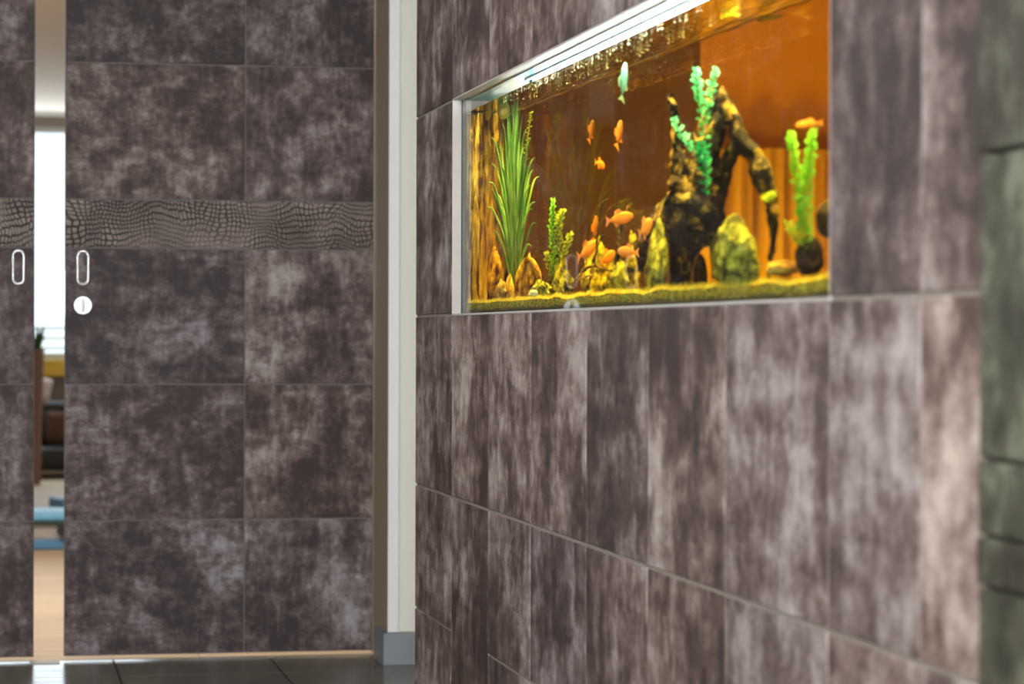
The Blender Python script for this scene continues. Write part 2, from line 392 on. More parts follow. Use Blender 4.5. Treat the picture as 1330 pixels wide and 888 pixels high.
# floor: sub floor and separate tiles
YB = 7.912   # where the corridor tiles stop and the wooden floor begins
b = B(); box(b, (-1.3, -1.3, -.1), (1.5, YB-.001, -.004)); floor = structure('floor', b, M_GROUT)
tm = B(); box(tm, (-.2255, -.2255, -.01), (.2255, .2255, 0), bev=.0008)
me = bpy.data.meshes.new('floor_tile'); bmesh.ops.recalc_face_normals(tm, faces=tm.faces); tm.to_mesh(me); tm.free(); me.materials.append(M_TILE)
P1 = onz(147.8, 859, 0); P2 = onz(349, 854, 0); TS = .4565; sx = TS/.4555
for i in range(-4, 3):
    for j in range(0, 19):
        x = P1.x+TS*(i+.5); y = 7.53-TS*(j-.5)
        if x > 1.25 or x < -1.15: continue
        o = bpy.data.objects.new('floor_tile', me); C.objects.link(o); o.location = (x, y, 0); o.parent = floor
        if j == 0: o.scale = (1, ((YB-.003)-7.532)/.451, 1); o.location.y = ((YB-.003)+7.532)/2

b = B(); box(b, (.105, YB-.075, -.002), (.190, YB-.012, .003), bev=.001); tag(obj('floor_guide', b, M_ALU), 'small pale metal guide strip on the threshold between the door leaves', 'door guide')
# ------------------------------------------------------------------ the two sliding leaves
DY = 7.915
def leaf(name, x0, x1, joints, label, mirror=False):
    d = empty(name, (0, 0, 0), label, None, None, 'structure')
    b = B(); box(b, (x0, DY+.0022, .012), (x1, DY+.036, 2.33), bev=.0006); obj('door_core', b, M_FILLD, d)
    zr = [(.013, .4065), (.4065, .8045), (.8045, 1.2025), (1.3455, 1.7445), (1.7445, 2.1435), (2.1435, 2.329)]
    xs = [x0]+joints+[x1]
    for r, (z0, z1) in enumerate(zr):
        for k in range(len(xs)-1):
            a, c = xs[k], xs[k+1]
            panel(d, 'hide_panel', 'y', ((a+c)/2, DY+.0009, (z0+z1)/2), c-a-.004, z1-z0-.004, .0028, ((M_DOOR, M_DOOR2)[(r*2+k) % 2], M_EDGE))
    panel(d, 'embossed_band', 'y', ((x0+x1)/2, DY+.0007, 1.274), x1-x0-.001, .139, .0034, (M_CROC, M_EDGE))['label'] = 'crocodile embossed hide band'
    return d
dl = leaf('door_1', -.78, .1165, [-.40], 'left sliding door leaf in brown hide panels, without a lock knob')
dr = leaf('door_2', .2035, 1.1115, [.728], 'right sliding door leaf in brown hide panels with a round lock')
def pull(parent, cx):
    z0 = 1.145; hh = .033; r = .0155
    pts = []
    for k in range(13): a = PI*k/12; pts.append((cx+r*math.cos(a), DY-.0015, z0+hh+r*math.sin(a)))
    for k in range(13): a = PI+PI*k/12; pts.append((cx+r*math.cos(a), DY-.0015, z0-hh+r*math.sin(a)))
    b = B(); tube(b, pts, .0042, 8, closed=True); h = obj('flush_pull', b, M_STEEL, parent, True); h['label'] = 'oblong satin steel flush pull'
    b = B(); vs = [b.verts.new((p[0], DY-.0012, p[2])) for p in pts]; vb = [b.verts.new((p[0], DY+.0002, p[2])) for p in pts]
    b.faces.new(vs); b.faces.new(list(reversed(vb)))
    n = len(vs)
    for i in range(n): b.faces.new((vs[i], vb[i], vb[(i+1) % n], vs[(i+1) % n]))
    obj('recess_plate', b, M_DOOR, h)
pull(dl, .070); pull(dr, .2555)
def cyl(bm, c, r, d, axis='y', n=32, r2=None):
    rot = {'y': Matrix.Rotation(PI/2, 4, 'X'), 'x': Matrix.Rotation(PI/2, 4, 'Y'), 'z': Matrix.Identity(4)}[axis]
    bmesh.ops.create_cone(bm, cap_ends=True, segments=n, radius1=r, radius2=r if r2 is None else r2, depth=d, matrix=Matrix.Translation(c) @ rot)
    return bm
b = B(); cyl(b, (.2555, DY-.003, 1.035), .0255, .006); cyl(b, (.2555, DY-.008, 1.035), .0235, .005, r2=.0235)
lk = obj('lock_rosette', b, M_CHROME, dr); lk['label'] = 'round chrome thumb turn'
b = B(); box(b, (.2515, DY-.024, 1.016), (.2595, DY-.009, 1.054), bev=.003); obj('thumb_turn', b, M_CHROME, lk)
b = B(); box(b, (.2035, DY+.010, 1.0), (.2028, DY+.026, 1.14)); obj('edge_plate', b, M_STEEL, dr)

# ------------------------------------------------------------------ hall beyond the doors
b = B(); box(b, (-1.2, YB, -.1), (1.2, 8.02, -.001)); box(b, (-4, 8.02, -.1), (1.42, 19.2, -.001)); structure('floor_hall', b, M_WOOD)
b = B(); box(b, (-4, 8.0, HH), (1.42, 19.2, HH+.1)); structure('ceiling_hall', b, plain('warm_ceiling_paint', (.86, .74, .64), .8, var=.02, scale=5))
b = B(); box(b, (-4, 19.0, 0), (1.42, 19.2, .70)); box(b, (-4, 19, 2.40), (1.42, 19.2, HH)); box(b, (-4, 19, .70), (-1.3, 19.2, 2.4)); box(b, (1.15, 19, .70), (1.42, 19.2, 2.4)); structure('wall_hall_far', b, plain('mauve_grey_paint', (.42, .35, .33), .7, var=.06, scale=3))
b = B(); box(b, (-4.1, 8, 0), (-4, 19.2, HH)); structure('wall_hall_left', b, M_WHITE)
b = B(); box(b, (1.32, 8.12, 0), (1.42, 19.2, HH)); structure('wall_hall_right', b, M_WHITE)
b = B(); box(b, (-4, 8.0, 0), (-.80, 8.1, HH)); box(b, (-4, 8.02, 2.35), (1.42, 8.1, HH)); box(b, (1.12, 8.02, 0), (1.42, 8.12, HH)); structure('wall_hall_near', b, M_WHITE)
b = B(); box(b, (-4, 8.0, 2.46), (1.42, 8.12, HC+.1)); structure('wall_hall_header', b, M_WHITE)
win = empty('window_1', (0, 0, 0), 'tall bright window seen through the gap between the sliding doors', None, None, 'structure')
b = B(); box(b, (-1.3, 18.70, .66), (1.15, 19.05, .775), bev=.01); s_ = obj('window_sill', b, plain('yellow_varnished_wood', (.80, .50, .03), .35, var=.12, scale=5), win); s_['label'] = 'yellow varnished window sill'
fm = plain('white_frame', (.78, .80, .80), .4, var=.02)
b = B(); box(b, (-1.3, 19.02, .775), (1.15, 19.08, .82)); obj('frame_rail', b, fm, win)
b = B(); box(b, (-1.3, 19.02, 2.36), (1.15, 19.08, 2.40)); obj('frame_rail', b, fm, win)
for x in (-1.3, -.4, .72, 1.10):
    b = B(); box(b, (x, 19.02, .82), (x+.05, 19.08, 2.36)); obj('frame_post', b, fm, win)
for k in range(3):
    b = B(); box(b, (-1.25, 18.97, .845+.07*k), (1.10, 18.99, .862+.07*k)); obj('blind_slat', b, fm, win)
b = B(); box(b, (-1.25, 19.045, .82), (1.10, 19.050, 2.36)); obj('pane', b, M_GLASS, win)
# black armchair below the window
ch = empty('armchair', (0, 0, 0), 'black armchair with a brown cushion under the far window', 'armchair')
mb = plain('black_leather', (.006, .008, .010), .45, var=.2, scale=5)
p = ony(66, 590, 18.2); X0 = p.x
b = B(); box(b, (X0-.42, 17.85, .06), (X0+.42, 18.55, .20), bev=.03); obj('seat', b, mb, ch, True)
b = B(); box(b, (X0-.42, 18.35, .20), (X0+.42, 18.55, .50), bev=.05); obj('backrest', b, mb, ch, True)
for s in (-1, 1):
    b = B(); box(b, (X0+s*.35-.07, 17.9, .15), (X0+s*.35+.07, 18.4, .34), bev=.03); obj('armrest', b, mb, ch, True)
    for yy in (17.92, 18.48):
        b = B(); cyl(b, (X0+s*.36, yy, .03), .02, .06, 'z', 10); obj('leg', b, mb, ch)
def cushion(name, c, sx, sy, sz, mat, label, rot=0):
    bm = B(); bmesh.ops.create_cube(bm, size=1); bmesh.ops.subdivide_edges(bm, edges=bm.edges, cuts=6, use_grid_fill=True)
    for v in bm.verts:
        u, w = v.co.x*2, v.co.z*2
        e = max(0, 1-abs(u)**4)*max(0, 1-abs(w)**4)
        v.co.y *= .25+.75*e; v.co.x *= sx; v.co.y *= sy; v.co.z *= sz
    o = obj(name, bm, mat, None, True, c); o.rotation_euler = (-.25, rot, 0); return tag(o, label, 'cushion')
cushion('cushion', (X0+.03, 18.02, .33), .13, .10, .22, plain('brown_fabric', (.10, .045, .025), .9, var=.2), 'brown cushion leaning on the black armchair')
cushion('cushion', (X0-.055, 18.20, .575), .11, .08, .17, plain('pale_lilac_fabric', (.62, .50, .50), .9, var=.1), 'pale peach and lilac cushion on top of the armchair', .2)
# potted plant beside the window
pp = empty('potted_plant', (0, 0, 0), 'plant in a tall tapered terracotta pot at the left door leaf edge', 'plant')
q = ony(50, 500, 17.2)
prof = [(.045, 0), (.05, .02), (.06, .3), (.075, .6), (.085, .83), (.09, .86), (.08, .86), (.07, .80), (0.0, .80)]
b = B(); rings = []
for r_, z_ in prof:
    rings.append([b.verts.new((q.x-.015+r_*.6*math.cos(2*PI*k/20), 17.2+r_*.6*math.sin(2*PI*k/20), z_)) for k in range(20)])
for i in range(len(rings)-1):
    for k in range(20): b.faces.new((rings[i][k], rings[i][(k+1) % 20], rings[i+1][(k+1) % 20], rings[i+1][k]))
obj('pot', b, plain('terracotta', (.24, .14, .11), .7, var=.2), pp, True)
for k in range(9):
    a = 2*PI*k/9; b = B()
    pts = smooth_path([(q.x-.015, 17.2, .80), (q.x-.015+.02*math.cos(a), 17.2+.02*math.sin(a), .88), (q.x-.015+.06*math.cos(a), 17.2+.06*math.sin(a), .94+.03*(k % 3))], 4)
    tube(b, pts, [.004+.016*math.sin(PI*min(1, i/(len(pts)-1)*.98)) for i in range(len(pts))], 6, flat=.2); obj('leaf', b, plain('dark_leaf', (.04, .10, .03), .5), pp, True)
# blue exercise kit on the hall floor
kb = plain('light_blue_rubber', (.20, .56, 1), .5, var=.1); kd = plain('navy_rubber', (.10, .28, .55), .5, var=.15); kg = plain('pale_grey_plastic', (.45, .45, .46), .4)
st = empty('step_platform', (0, 0, 0), 'light blue exercise step platform lying across the door gap', 'exercise step')
A = onz(64, 713, 0)
b = B(); box(b, (A.x-.40, A.y-.02, .125), (A.x+.35, A.y+.34, .165), bev=.012); obj('deck', b, kb, st)
b = B(); box(b, (A.x-.40, A.y-.025, .108), (A.x+.35, A.y+.33, .125)); obj('deck_rim', b, plain('dark_green_edge', (.04, .07, .06), .6), st)
b = B(); box(b, (A.x-.40, A.y-.01, .045), (A.x+.35, A.y+.30, .108), bev=.004); obj('riser', b, kg, st)
b = B(); box(b, (A.x-.42, A.y-.03, .0), (A.x+.37, A.y+.34, .045), bev=.008); obj('base', b, kd, st)
b = B(); cyl(b, (A.x+.06, A.y-.035, .085), .028, .05, 'y', 16); obj('foot', b, M_BLACK, st)
A2 = onz(84, 668, 0)
bk = B(); box(bk, (-.055, -.12, 0.0), (.18, .12, .09), bev=.012)
o = obj('foam_block', bk, kd, None, False, (A2.x, A2.y, .0)); o.rotation_euler = (0, -.0, .25); tag(o, 'small dark blue foam block on the wood floor behind the step platform', 'foam block')

# ------------------------------------------------------------------ aquarium
aq = empty('aquarium', (GX, 4.3, OZ0), 'long wall aquarium with amber water set flush in the hide panelled wall', 'aquarium')
def aobj(name, bm, m, smooth=False):
    o = obj(name, bm, m, aq, smooth); o.matrix_parent_inverse = Matrix.Translation((-GX, -4.3, -OZ0)); return o
b = B(); box(b, (.9915, OY0+.004, OZ0+.004), (1.409, OY1-.006, 1.427)); aobj('water', b, M_WATER)['label'] = 'amber tinted water'
b = B(); box(b, (.9845, OY0+.002, OZ0+.002), (.9900, OY1-.011, OZ1-.0005)); aobj('front_pane', b, M_GLASS)
b = B(); box(b, (1.4105, OY0+.002, OZ0+.002), (1.4160, OY1-.002, OZ1-.0005)); aobj('back_pane', b, M_GLASS)
b = B(); box(b, (.9838, OY1-.0108, OZ0+.002), (.9913, OY1-.0005, OZ1-.0005)); aobj('corner_seal', b, M_BLACK)
b = B(); pts = [(1.404, OY0+.02+2.62*i/60, 1.4235+.0012*math.sin(i*1.7)) for i in range(61)]; tube(b, pts, [.0012+.0016*abs(math.sin(i*.37)) for i in range(61)], 6)  # yellow tube imitating the light glint on the rear water line
aobj('waterline_glint', b, plain('ochre_glint', (.95, .70, .15), .5, var=.2), True)
# pale edge trim round the opening
b = B()
for a_, c_ in (((WX-.0008, OY0-.003, OZ0-.0025), (.9835, OY1+.003, OZ0+.0018)), ((WX-.0008, OY0-.003, OZ1-.0006), (.9835, OY1+.003, OZ1+.0028)),
             ((WX-.0008, OY1-.0005, OZ0), (.9835, OY1+.003, OZ1)), ((WX-.0008, OY0-.003, OZ0), (.9835, OY0+.0005, OZ1))):
    box(b, a_, c_, bev=.0005)
structure('trim_2', b, M_ALU, 'pale edge strip framing the aquarium opening')
# lamp above the water
lamp = empty('aquarium_lamp', (0, 0, 0), 'glowing white strip lamp above the aquarium water', 'lamp')
b = B(); box(b, (1.035, 3.05, 1.4305), (1.085, 5.12, 1.449), bev=.002); obj('light_tube', b, M_LED, lamp)
b = B(); box(b, (1.02, 3.03, 1.4497), (1.10, 5.15, 1.4535)); la = bpy.data.lights.new('tube_light', 'AREA'); la.shape = 'RECTANGLE'; la.size = .07; la.size_y = 2.5; la.energy = 23; la.color = (1, .97, .86)
lo = bpy.data.objects.new('tube_light', la); C.objects.link(lo); lo.location = (1.07, 4.36, 1.4292); lo.parent = lamp
obj('reflector', b, plain('white_enamel', (.8, .85, .86), .3, var=.02), lamp)
b = B(); box(b, (1.030, 5.1205, 1.430), (1.09, 5.15, 1.4497)); obj('end_cap', b, plain('teal_plastic', (.05, .28, .32), .3, var=.05), lamp)
b = B(); box(b, (1.25, 3.05, 1.4305), (1.29, 5.60, 1.4450), bev=.002); lr = obj('light_tube', b, M_LED, lamp)
b = B(); box(b, (.995, OY0+.01, 1.4534), (1.405, OY1-.01, 1.4542)); obj('hood', b, plain('teal_hood', (.06, .30, .36), .3, var=.1), lamp)

# rock relief on the far end of the tank
b = B(); nx, nz = 46, 46; grid = []
for i in range(nx+1):
    row = []
    for j in range(nz+1):
        x = .998+(.402)*i/nx; z = 1.0+.424*j/nz
        v = Vector((x*26, 0, z*5))
        r = abs(mn.noise(v))*1.6
        d = .042*min(1, r*1.4)+.012*fbm(Vector((x*60, 3, z*40)), 4)+.014*mn.noise(Vector((x*8, 9, z*6)))
        row.append(b.verts.new((x, 5.648-max(.004, d+.006), z)))
    grid.append(row)
for i in range(nx):
    for j in range(nz): b.faces.new((grid[i][j], grid[i+1][j], grid[i+1][j+1], grid[i][j+1]))
ext = bmesh.ops.extrude_face_region(b, geom=list(b.faces))
for v in [g for g in ext['geom'] if isinstance(g, bmesh.types.BMVert)]: v.co.y = 5.6505
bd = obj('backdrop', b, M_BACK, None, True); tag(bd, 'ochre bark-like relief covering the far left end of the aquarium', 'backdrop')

def blob(name, cx, cy, w, h, X, mat, label, cat='rock', peak=1.0, amp=.22, sub=4, seed=0, lean=0, depth=.8, group=None, smooth=True):
    """a rock drawn around a pixel box, with real depth"""
    bm = B(); bmesh.ops.create_icosphere(bm, subdivisions=sub, radius=1)
    m = mh(cx)
    for v in bm.verts:
        p = v.co.copy()
        q = p*1.7+Vector((seed*3.1, seed*1.7, seed))
        k = 1+amp*fbm(q, 5)*1.5+amp*.5*abs(mn.noise(q*3))
        t = (p.z+1)/2
        tap = (1-peak*.62*t**1.3)
        x = p.x*k*tap*w/2+lean*t*w/2; y = p.y*k*tap*w/2*depth; z = p.z*(k*.5+.5)*h/2
        v.co = tk(cx+x, cy-z, X+y*m)
    return tag(obj(name, bm, mat, None, smooth), label, cat, group)
def bottom(px): return 403.5-(px-600)*(403.5-388)/(1078-600)
# substrate
b = B(); n = 90; prof = []
for i in range(n+1):
    y = OY0+.012+(OY1-.035-OY0-.012)*i/n
    row = []
    for j in range(9):
        x = .9935+.412*j/8
        row.append(b.verts.new((x, y, 1.018+.006*fbm(Vector((y*6, x*6, 0)), 3))))
    prof.append(row)
for i in range(n):
    for j in range(8): b.faces.new((prof[i][j], prof[i+1][j], prof[i+1][j+1], prof[i][j+1]))
ext = bmesh.ops.extrude_face_region(b, geom=list(b.faces))
for v in [g for g in ext['geom'] if isinstance(g, bmesh.types.BMVert)]: v.co.z = 1.0005
tag(obj('substrate', b, M_SOIL, None), 'dark soil bed along the aquarium bottom', 'soil', None, 'stuff')
b = B()
for k in range(15000):
    y = R.uniform(OY0+.015, OY1-.045); x = .9945+abs(R.gauss(0, .05)); 
    if x > 1.38: continue
    z = 1.012+.006*fbm(Vector((y*6, x*6, 0)), 3); h = R.uniform(.005, .014) if R.random() < .9 else .018
    a = R.uniform(0, PI); w = .0016; dx, dy = w*math.cos(a), w*math.sin(a)*2
    lx, ly = R.uniform(-.004, .004), R.uniform(-.006, .006)
    if x+lx < .9935: lx = 0
    v = [b.verts.new(c) for c in ((x-dx*0, y-dy, z), (x+abs(dx), y+dy, z), (x+abs(dx)+max(0, lx), y+ly, z+h))]
    b.faces.new(v)
for k in range(9000):   # fringe hanging down in front of the soil, against the glass
    y = R.uniform(OY0+.015, OY1-.045); x = .9925+R.random()*.0008; z = 1.016+.006*fbm(Vector((y*6, x*6, 0)), 3)+R.uniform(-.012, .004)
    h = R.uniform(.004, .009); w = R.uniform(.002, .005)
    if R.random() < (1.014-z)*70: continue
    v = [b.verts.new(c) for c in ((x, y-w, z), (x, y+w, z), (x, y+R.uniform(-.003, .003), z+h))]; v[2].co.x += .006; b.faces.new(v)
tag(obj('moss_carpet', b, M_MOSS, None), 'short golden moss carpet growing on the aquarium soil', 'moss', None, 'stuff')

# rocks
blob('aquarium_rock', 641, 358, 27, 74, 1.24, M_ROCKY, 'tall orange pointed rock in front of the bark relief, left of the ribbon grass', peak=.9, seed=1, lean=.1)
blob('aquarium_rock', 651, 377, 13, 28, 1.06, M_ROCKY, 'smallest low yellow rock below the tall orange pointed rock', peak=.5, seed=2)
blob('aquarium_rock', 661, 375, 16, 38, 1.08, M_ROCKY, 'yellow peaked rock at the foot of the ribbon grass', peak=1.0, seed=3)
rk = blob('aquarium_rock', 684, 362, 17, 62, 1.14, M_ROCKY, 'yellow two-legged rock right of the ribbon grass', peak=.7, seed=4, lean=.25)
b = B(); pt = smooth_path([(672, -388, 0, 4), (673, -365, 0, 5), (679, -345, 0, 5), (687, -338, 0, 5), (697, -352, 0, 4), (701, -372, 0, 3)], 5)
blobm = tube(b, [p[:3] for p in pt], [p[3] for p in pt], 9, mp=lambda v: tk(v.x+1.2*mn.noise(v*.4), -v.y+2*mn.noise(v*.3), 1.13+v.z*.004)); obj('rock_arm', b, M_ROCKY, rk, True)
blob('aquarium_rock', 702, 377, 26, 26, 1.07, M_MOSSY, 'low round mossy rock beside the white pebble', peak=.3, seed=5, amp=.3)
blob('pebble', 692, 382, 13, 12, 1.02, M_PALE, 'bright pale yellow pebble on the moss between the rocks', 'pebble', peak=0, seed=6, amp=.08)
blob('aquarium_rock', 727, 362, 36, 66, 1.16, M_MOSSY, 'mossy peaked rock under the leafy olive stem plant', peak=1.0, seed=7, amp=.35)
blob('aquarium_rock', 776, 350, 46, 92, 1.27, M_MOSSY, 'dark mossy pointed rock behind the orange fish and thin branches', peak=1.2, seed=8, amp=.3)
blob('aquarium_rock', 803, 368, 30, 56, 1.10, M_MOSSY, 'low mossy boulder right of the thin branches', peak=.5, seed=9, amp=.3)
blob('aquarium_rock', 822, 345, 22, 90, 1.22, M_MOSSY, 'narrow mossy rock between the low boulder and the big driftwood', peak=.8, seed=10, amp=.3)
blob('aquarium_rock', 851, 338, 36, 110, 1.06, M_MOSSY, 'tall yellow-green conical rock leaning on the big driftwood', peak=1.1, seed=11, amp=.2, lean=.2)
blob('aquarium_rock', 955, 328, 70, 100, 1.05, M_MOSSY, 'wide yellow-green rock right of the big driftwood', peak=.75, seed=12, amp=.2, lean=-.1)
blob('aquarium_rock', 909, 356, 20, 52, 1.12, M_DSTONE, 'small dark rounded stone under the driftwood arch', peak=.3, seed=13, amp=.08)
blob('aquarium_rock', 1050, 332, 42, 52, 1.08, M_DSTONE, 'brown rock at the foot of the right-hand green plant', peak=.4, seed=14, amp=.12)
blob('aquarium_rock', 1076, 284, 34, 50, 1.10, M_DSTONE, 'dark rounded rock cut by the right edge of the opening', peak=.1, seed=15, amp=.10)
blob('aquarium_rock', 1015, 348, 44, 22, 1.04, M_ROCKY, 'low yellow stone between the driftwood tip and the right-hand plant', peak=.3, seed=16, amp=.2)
# two pale lobes near the surface at the far end
lb = blob('filter_float', 632, 146, 11, 22, 1.20, M_PALE, 'pale rounded float under the surface at the bark relief, the left one', 'float', peak=0, seed=17, amp=.06)
lb = blob('filter_float', 653, 143, 17, 24, 1.16, M_PALE, 'larger pale rounded float under the surface, right beside the ribbon grass tips', 'float', peak=0, seed=18, amp=.06)

# ribbon grass
gp = empty('ribbon_grass', (0, 0, 0), 'tall green ribbon grass reaching the surface near the bark relief', 'water plant')
tips = [(634, 236, 6), (638, 178, 1), (629, 270, 8), (652, 160, 1), (658, 150, 1), (664, 136, 0), (669, 128, 0), (667, 131, 0), (672, 128, 0), (675, 140, 0), (678, 150, 0), (684, 165, 0), (690, 178, 2), (695, 204, 4), (692, 220, 3), (700, 229, 6), (695, 262, 4), (697, 290, 6), (640, 300, 2), (645, 230, 1), (655, 190, 0), (661, 165, 0), (680, 190, 1), (686, 215, 1), (688, 240, 1), (648, 265, 0), (690, 320, 8), (636, 210, 1), (643, 250, 1), (650, 215, 0), (671, 160, 0), (663, 200, 0), (674, 180, 0), (683, 250, 1), (692, 272, 7), (631, 245, 5), (657, 235, 0), (666, 240, 0), (677, 230, 0), (647, 186, 0), (660, 140, 0), (681, 205, 2), (676, 262, 0), (652, 290, 0), (668, 175, 0)]
for i, (tx, ty, dr_) in enumerate(tips):
    bx = 667+R.uniform(-4.5, 4.5); by = 372; dz = R.uniform(-.10, .10)
    X0_ = 1.15+R.uniform(-.012, .012)
    s = 1 if tx > bx else -1
    mid = (bx+(tx-bx)*.30+R.uniform(-1, 1), by+(ty-by)*.5); q3 = (bx+(tx-bx)*.72, by+(ty-by)*.9-(dr_*.8))
    path = smooth_path([(bx, by, 0, .5), (*mid, .4*dz, 1.2), (*q3, .8*dz, 1.0), (tx, ty, dz, .12)], 6)
    bm = B()
    pts = [Vector((p[0], -p[1], 0)) for p in path]; k = len(pts)
    rr = []
    for j, p in enumerate(path):
        t = pts[min(j+1, k-1)]-pts[max(j-1, 0)]; t.normalize(); nrm = Vector((-t.y, t.x, 0))
        w = 1.3*p[3]*R.uniform(.92, 1.08)
        X = X0_+p[2]
        a_ = pts[j]-nrm*w; c_ = pts[j]+nrm*w
        rr.append((bm.verts.new(tk(a_.x, -a_.y, X)), bm.verts.new(tk(pts[j].x, -pts[j].y, X+.0022)), bm.verts.new(tk(c_.x, -c_.y, X)), bm.verts.new(tk(pts[j].x, -pts[j].y, X-.001))))
    for j in range(k-1):
        for a_ in range(4): bm.faces.new((rr[j][a_], rr[j][(a_+1) % 4], rr[j+1][(a_+1) % 4], rr[j+1][a_]))
    obj('leaf', bm, M_GRASSD if i % 6 == 5 else M_GRASS, gp, True)

def stem_plant(name, stems, X, mat, label, leafpx=4, dens=1.0, mat2=None, parent=None):
    """stems: lists of (px, py, halfwidth_px); leaflets sit all round the stem"""
    r_ = parent or empty(name, (0, 0, 0), label, 'water plant')
    for si, stem in enumerate(stems):
        path = smooth_path(stem, 8); m = mh(stem[0][0])
        bm = B(); tube(bm, [(p[0], -p[1], 0) for p in path], .7, 5, mp=lambda v: tk(v.x, -v.y, X+v.z*m)); obj('stem', bm, mat, r_, True)
        bm = B(); L = sum(math.hypot(path[i+1][0]-path[i][0], path[i+1][1]-path[i][1]) for i in range(len(path)-1))
        cnt = int(L*1.05*dens)
        for c in range(cnt):
            f = c/cnt*(len(path)-1); i = int(f); u = f-i; p = [path[i][a]*(1-u)+path[min(i+1, len(path)-1)][a]*u for a in range(3)]
            th = c*2.4; hw = p[2]*R.uniform(1.1, 2.0); lw = leafpx*.36*R.uniform(.8, 1.3)
            dx = math.cos(th); dd = math.sin(th)
            ex = p[0]+dx*hw; ey = p[1]-hw*R.uniform(.1, .7); Xe = X+dd*hw*m
            mx, my, Xm = p[0]+dx*hw*.55, p[1]-hw*.15, X+dd*hw*m*.55
            A_ = tk(p[0], p[1], X); E_ = tk(ex, ey, Xe); M1 = tk(mx-dd*lw*.6, my-lw, Xm+dx*lw*m*.5); M2 = tk(mx+dd*lw*.6, my+lw, Xm-dx*lw*m*.5)
            N_ = tk(mx, my-.3*lw, Xm)
            vs = [bm.verts.new(v) for v in (A_, M1, E_, M2, N_)]
            for t3 in ((0, 1, 4), (1, 2, 4), (2, 3, 4), (3, 0, 4)): bm.faces.new([vs[x] for x in t3])
        me_ = obj('foliage', bm, mat2[si % len(mat2)] if mat2 else mat, r_)
    return r_
stem_plant('leafy_stem_plant', [[(720, 372, 3), (718, 330, 4), (716, 290, 4), (718, 258, 2.5)], [(719, 370, 3), (726, 325, 4), (725, 290, 5), (731, 272, 3)], [(724, 345, 3), (734, 322, 5), (740, 302, 3)], [(716, 362, 2), (711, 340, 4), (709, 327, 2)]],
           1.15, M_OLIVE, 'olive leafy stem plant rising from the mossy peaked rock', 6, .8, [M_LIME, M_OLIVE, M_OLIVE, M_OLIVE])
stem_plant('leafy_stem_plant', [[(660, 380, 2), (676, 300, 2.5), (680, 220, 3), (689, 145, 2)], [(662, 330, 2), (655, 250, 2.5), (650, 190, 2)]],
           1.30, M_OLIVE, 'thin yellow leafy stems behind the ribbon grass', 3, .5)
stem_plant('fern_plant', [[(917, 238, 3), (915, 190, 6), (909, 140, 5), (905, 112, 6), (903, 88, 3)], [(916, 160, 3), (922, 120, 6), (930, 88, 3)]],
           1.05, M_EMER, 'bright green fronds standing on top of the big driftwood', 9, .34)
stem_plant('fern_plant', [[(916, 215, 4), (900, 195, 5), (884, 175, 6), (874, 152, 4)], [(916, 250, 4), (916, 225, 7), (912, 200, 7), (908, 184, 4)]],
           1.03, M_EMERD, 'emerald frond hanging left across the big driftwood', 9, .34, [M_EMER, M_EMERD])
stem_plant('leafy_stem_plant', [[(1046, 345, 5), (1044, 290, 10), (1047, 240, 7), (1051, 205, 6), (1055, 168, 4)], [(1042, 300, 6), (1036, 250, 6), (1031, 205, 6), (1026, 172, 4)], [(1044, 320, 5), (1030, 305, 7), (1022, 288, 4)]],
           1.06, M_LIME, 'right-hand green plant with two tall leafy stems', 10, .45, [M_LIME, M_LIME, M_OLIVE])
# floating bits at the surface
stem_plant('floating_plant', [[(985, 28, 3), (1000, 24, 8), (1012, 22, 3)]], 1.38, M_MOSS, 'yellow tuft of floating plant at the rear water line', 6, 1.5)
stem_plant('floating_plant', [[(938, 24, 3), (948, 20, 5), (958, 22, 2)]], 1.25, M_MOSS, 'small yellow-green tuft floating left of the rear tuft', 5, 1.5)

# driftwood
def wood(parent, name, pts, X, mat, seed=0, n=14, amp=.28):
    path = smooth_path(pts, 7); m = mh(pts[0][0])
    def mp(v):
        q = v*.09+Vector((seed*5.3, 0, seed)); r_ = min(1.0, pts[0][3]/12)
        k = 2.2*mn.noise(q)+(1.2+2.6*r_)*mn.noise(q*2.6)
        return tk(v.x+k*1.1, -v.y+k*2*mn.noise(q*1.7), X+v.z*m+(.004+.016*r_)*mn.noise(q*1.9)+.006*r_*mn.noise(q*4.3))
    bm = B(); rad = [p[3]*(1+amp*.6*fbm(Vector((i*.21, seed*7.7, 0)), 3)) for i, p in enumerate(path)]
    tube(bm, [(p[0], -p[1], p[2]) for p in path], rad, n, mp=mp)
    return obj(name, bm, mat, parent, True)
dw = empty('driftwood', (0, 0, 0), 'large dark driftwood root arching to the right in mid aquarium', 'driftwood')
wood(dw, 'trunk', [(882, 392, 4, 13), (884, 345, 4, 15), (892, 300, 0, 30), (900, 268, 0, 34), (912, 235, 0, 27), (918, 200, 0, 19), (922, 160, 0, 13), (926, 130, 0, 9), (930, 112, 0, 4)], 1.15, M_DRIFT, 1, 22)
wood(dw, 'branch', [(892, 290, -6, 16), (884, 250, -6, 15), (882, 210, -4, 12), (878, 170, -4, 8), (873, 142, -3, 5), (870, 122, -3, 3)], 1.15, M_DRIFT, 2)
wood(dw, 'branch', [(915, 215, 0, 12), (930, 170, 0, 12), (938, 140, 0, 9), (934, 118, 0, 4)], 1.12, M_DRIFT, 3)
wood(dw, 'branch', [(936, 118, 0, 5), (948, 148, 0, 9), (962, 185, 0, 12), (978, 202, 0, 13), (990, 232, 0, 14), (1000, 262, 0, 10), (1004, 300, 0, 5), (1001, 330, 0, 4), (996, 362, 0, 3)], 1.13, M_DRIFT, 4)
wood(dw, 'branch', [(926, 300, 0, 10), (936, 250, 0, 9), (944, 210, 0, 9), (957, 185, 0, 10)], 1.13, M_DRIFT, 5)
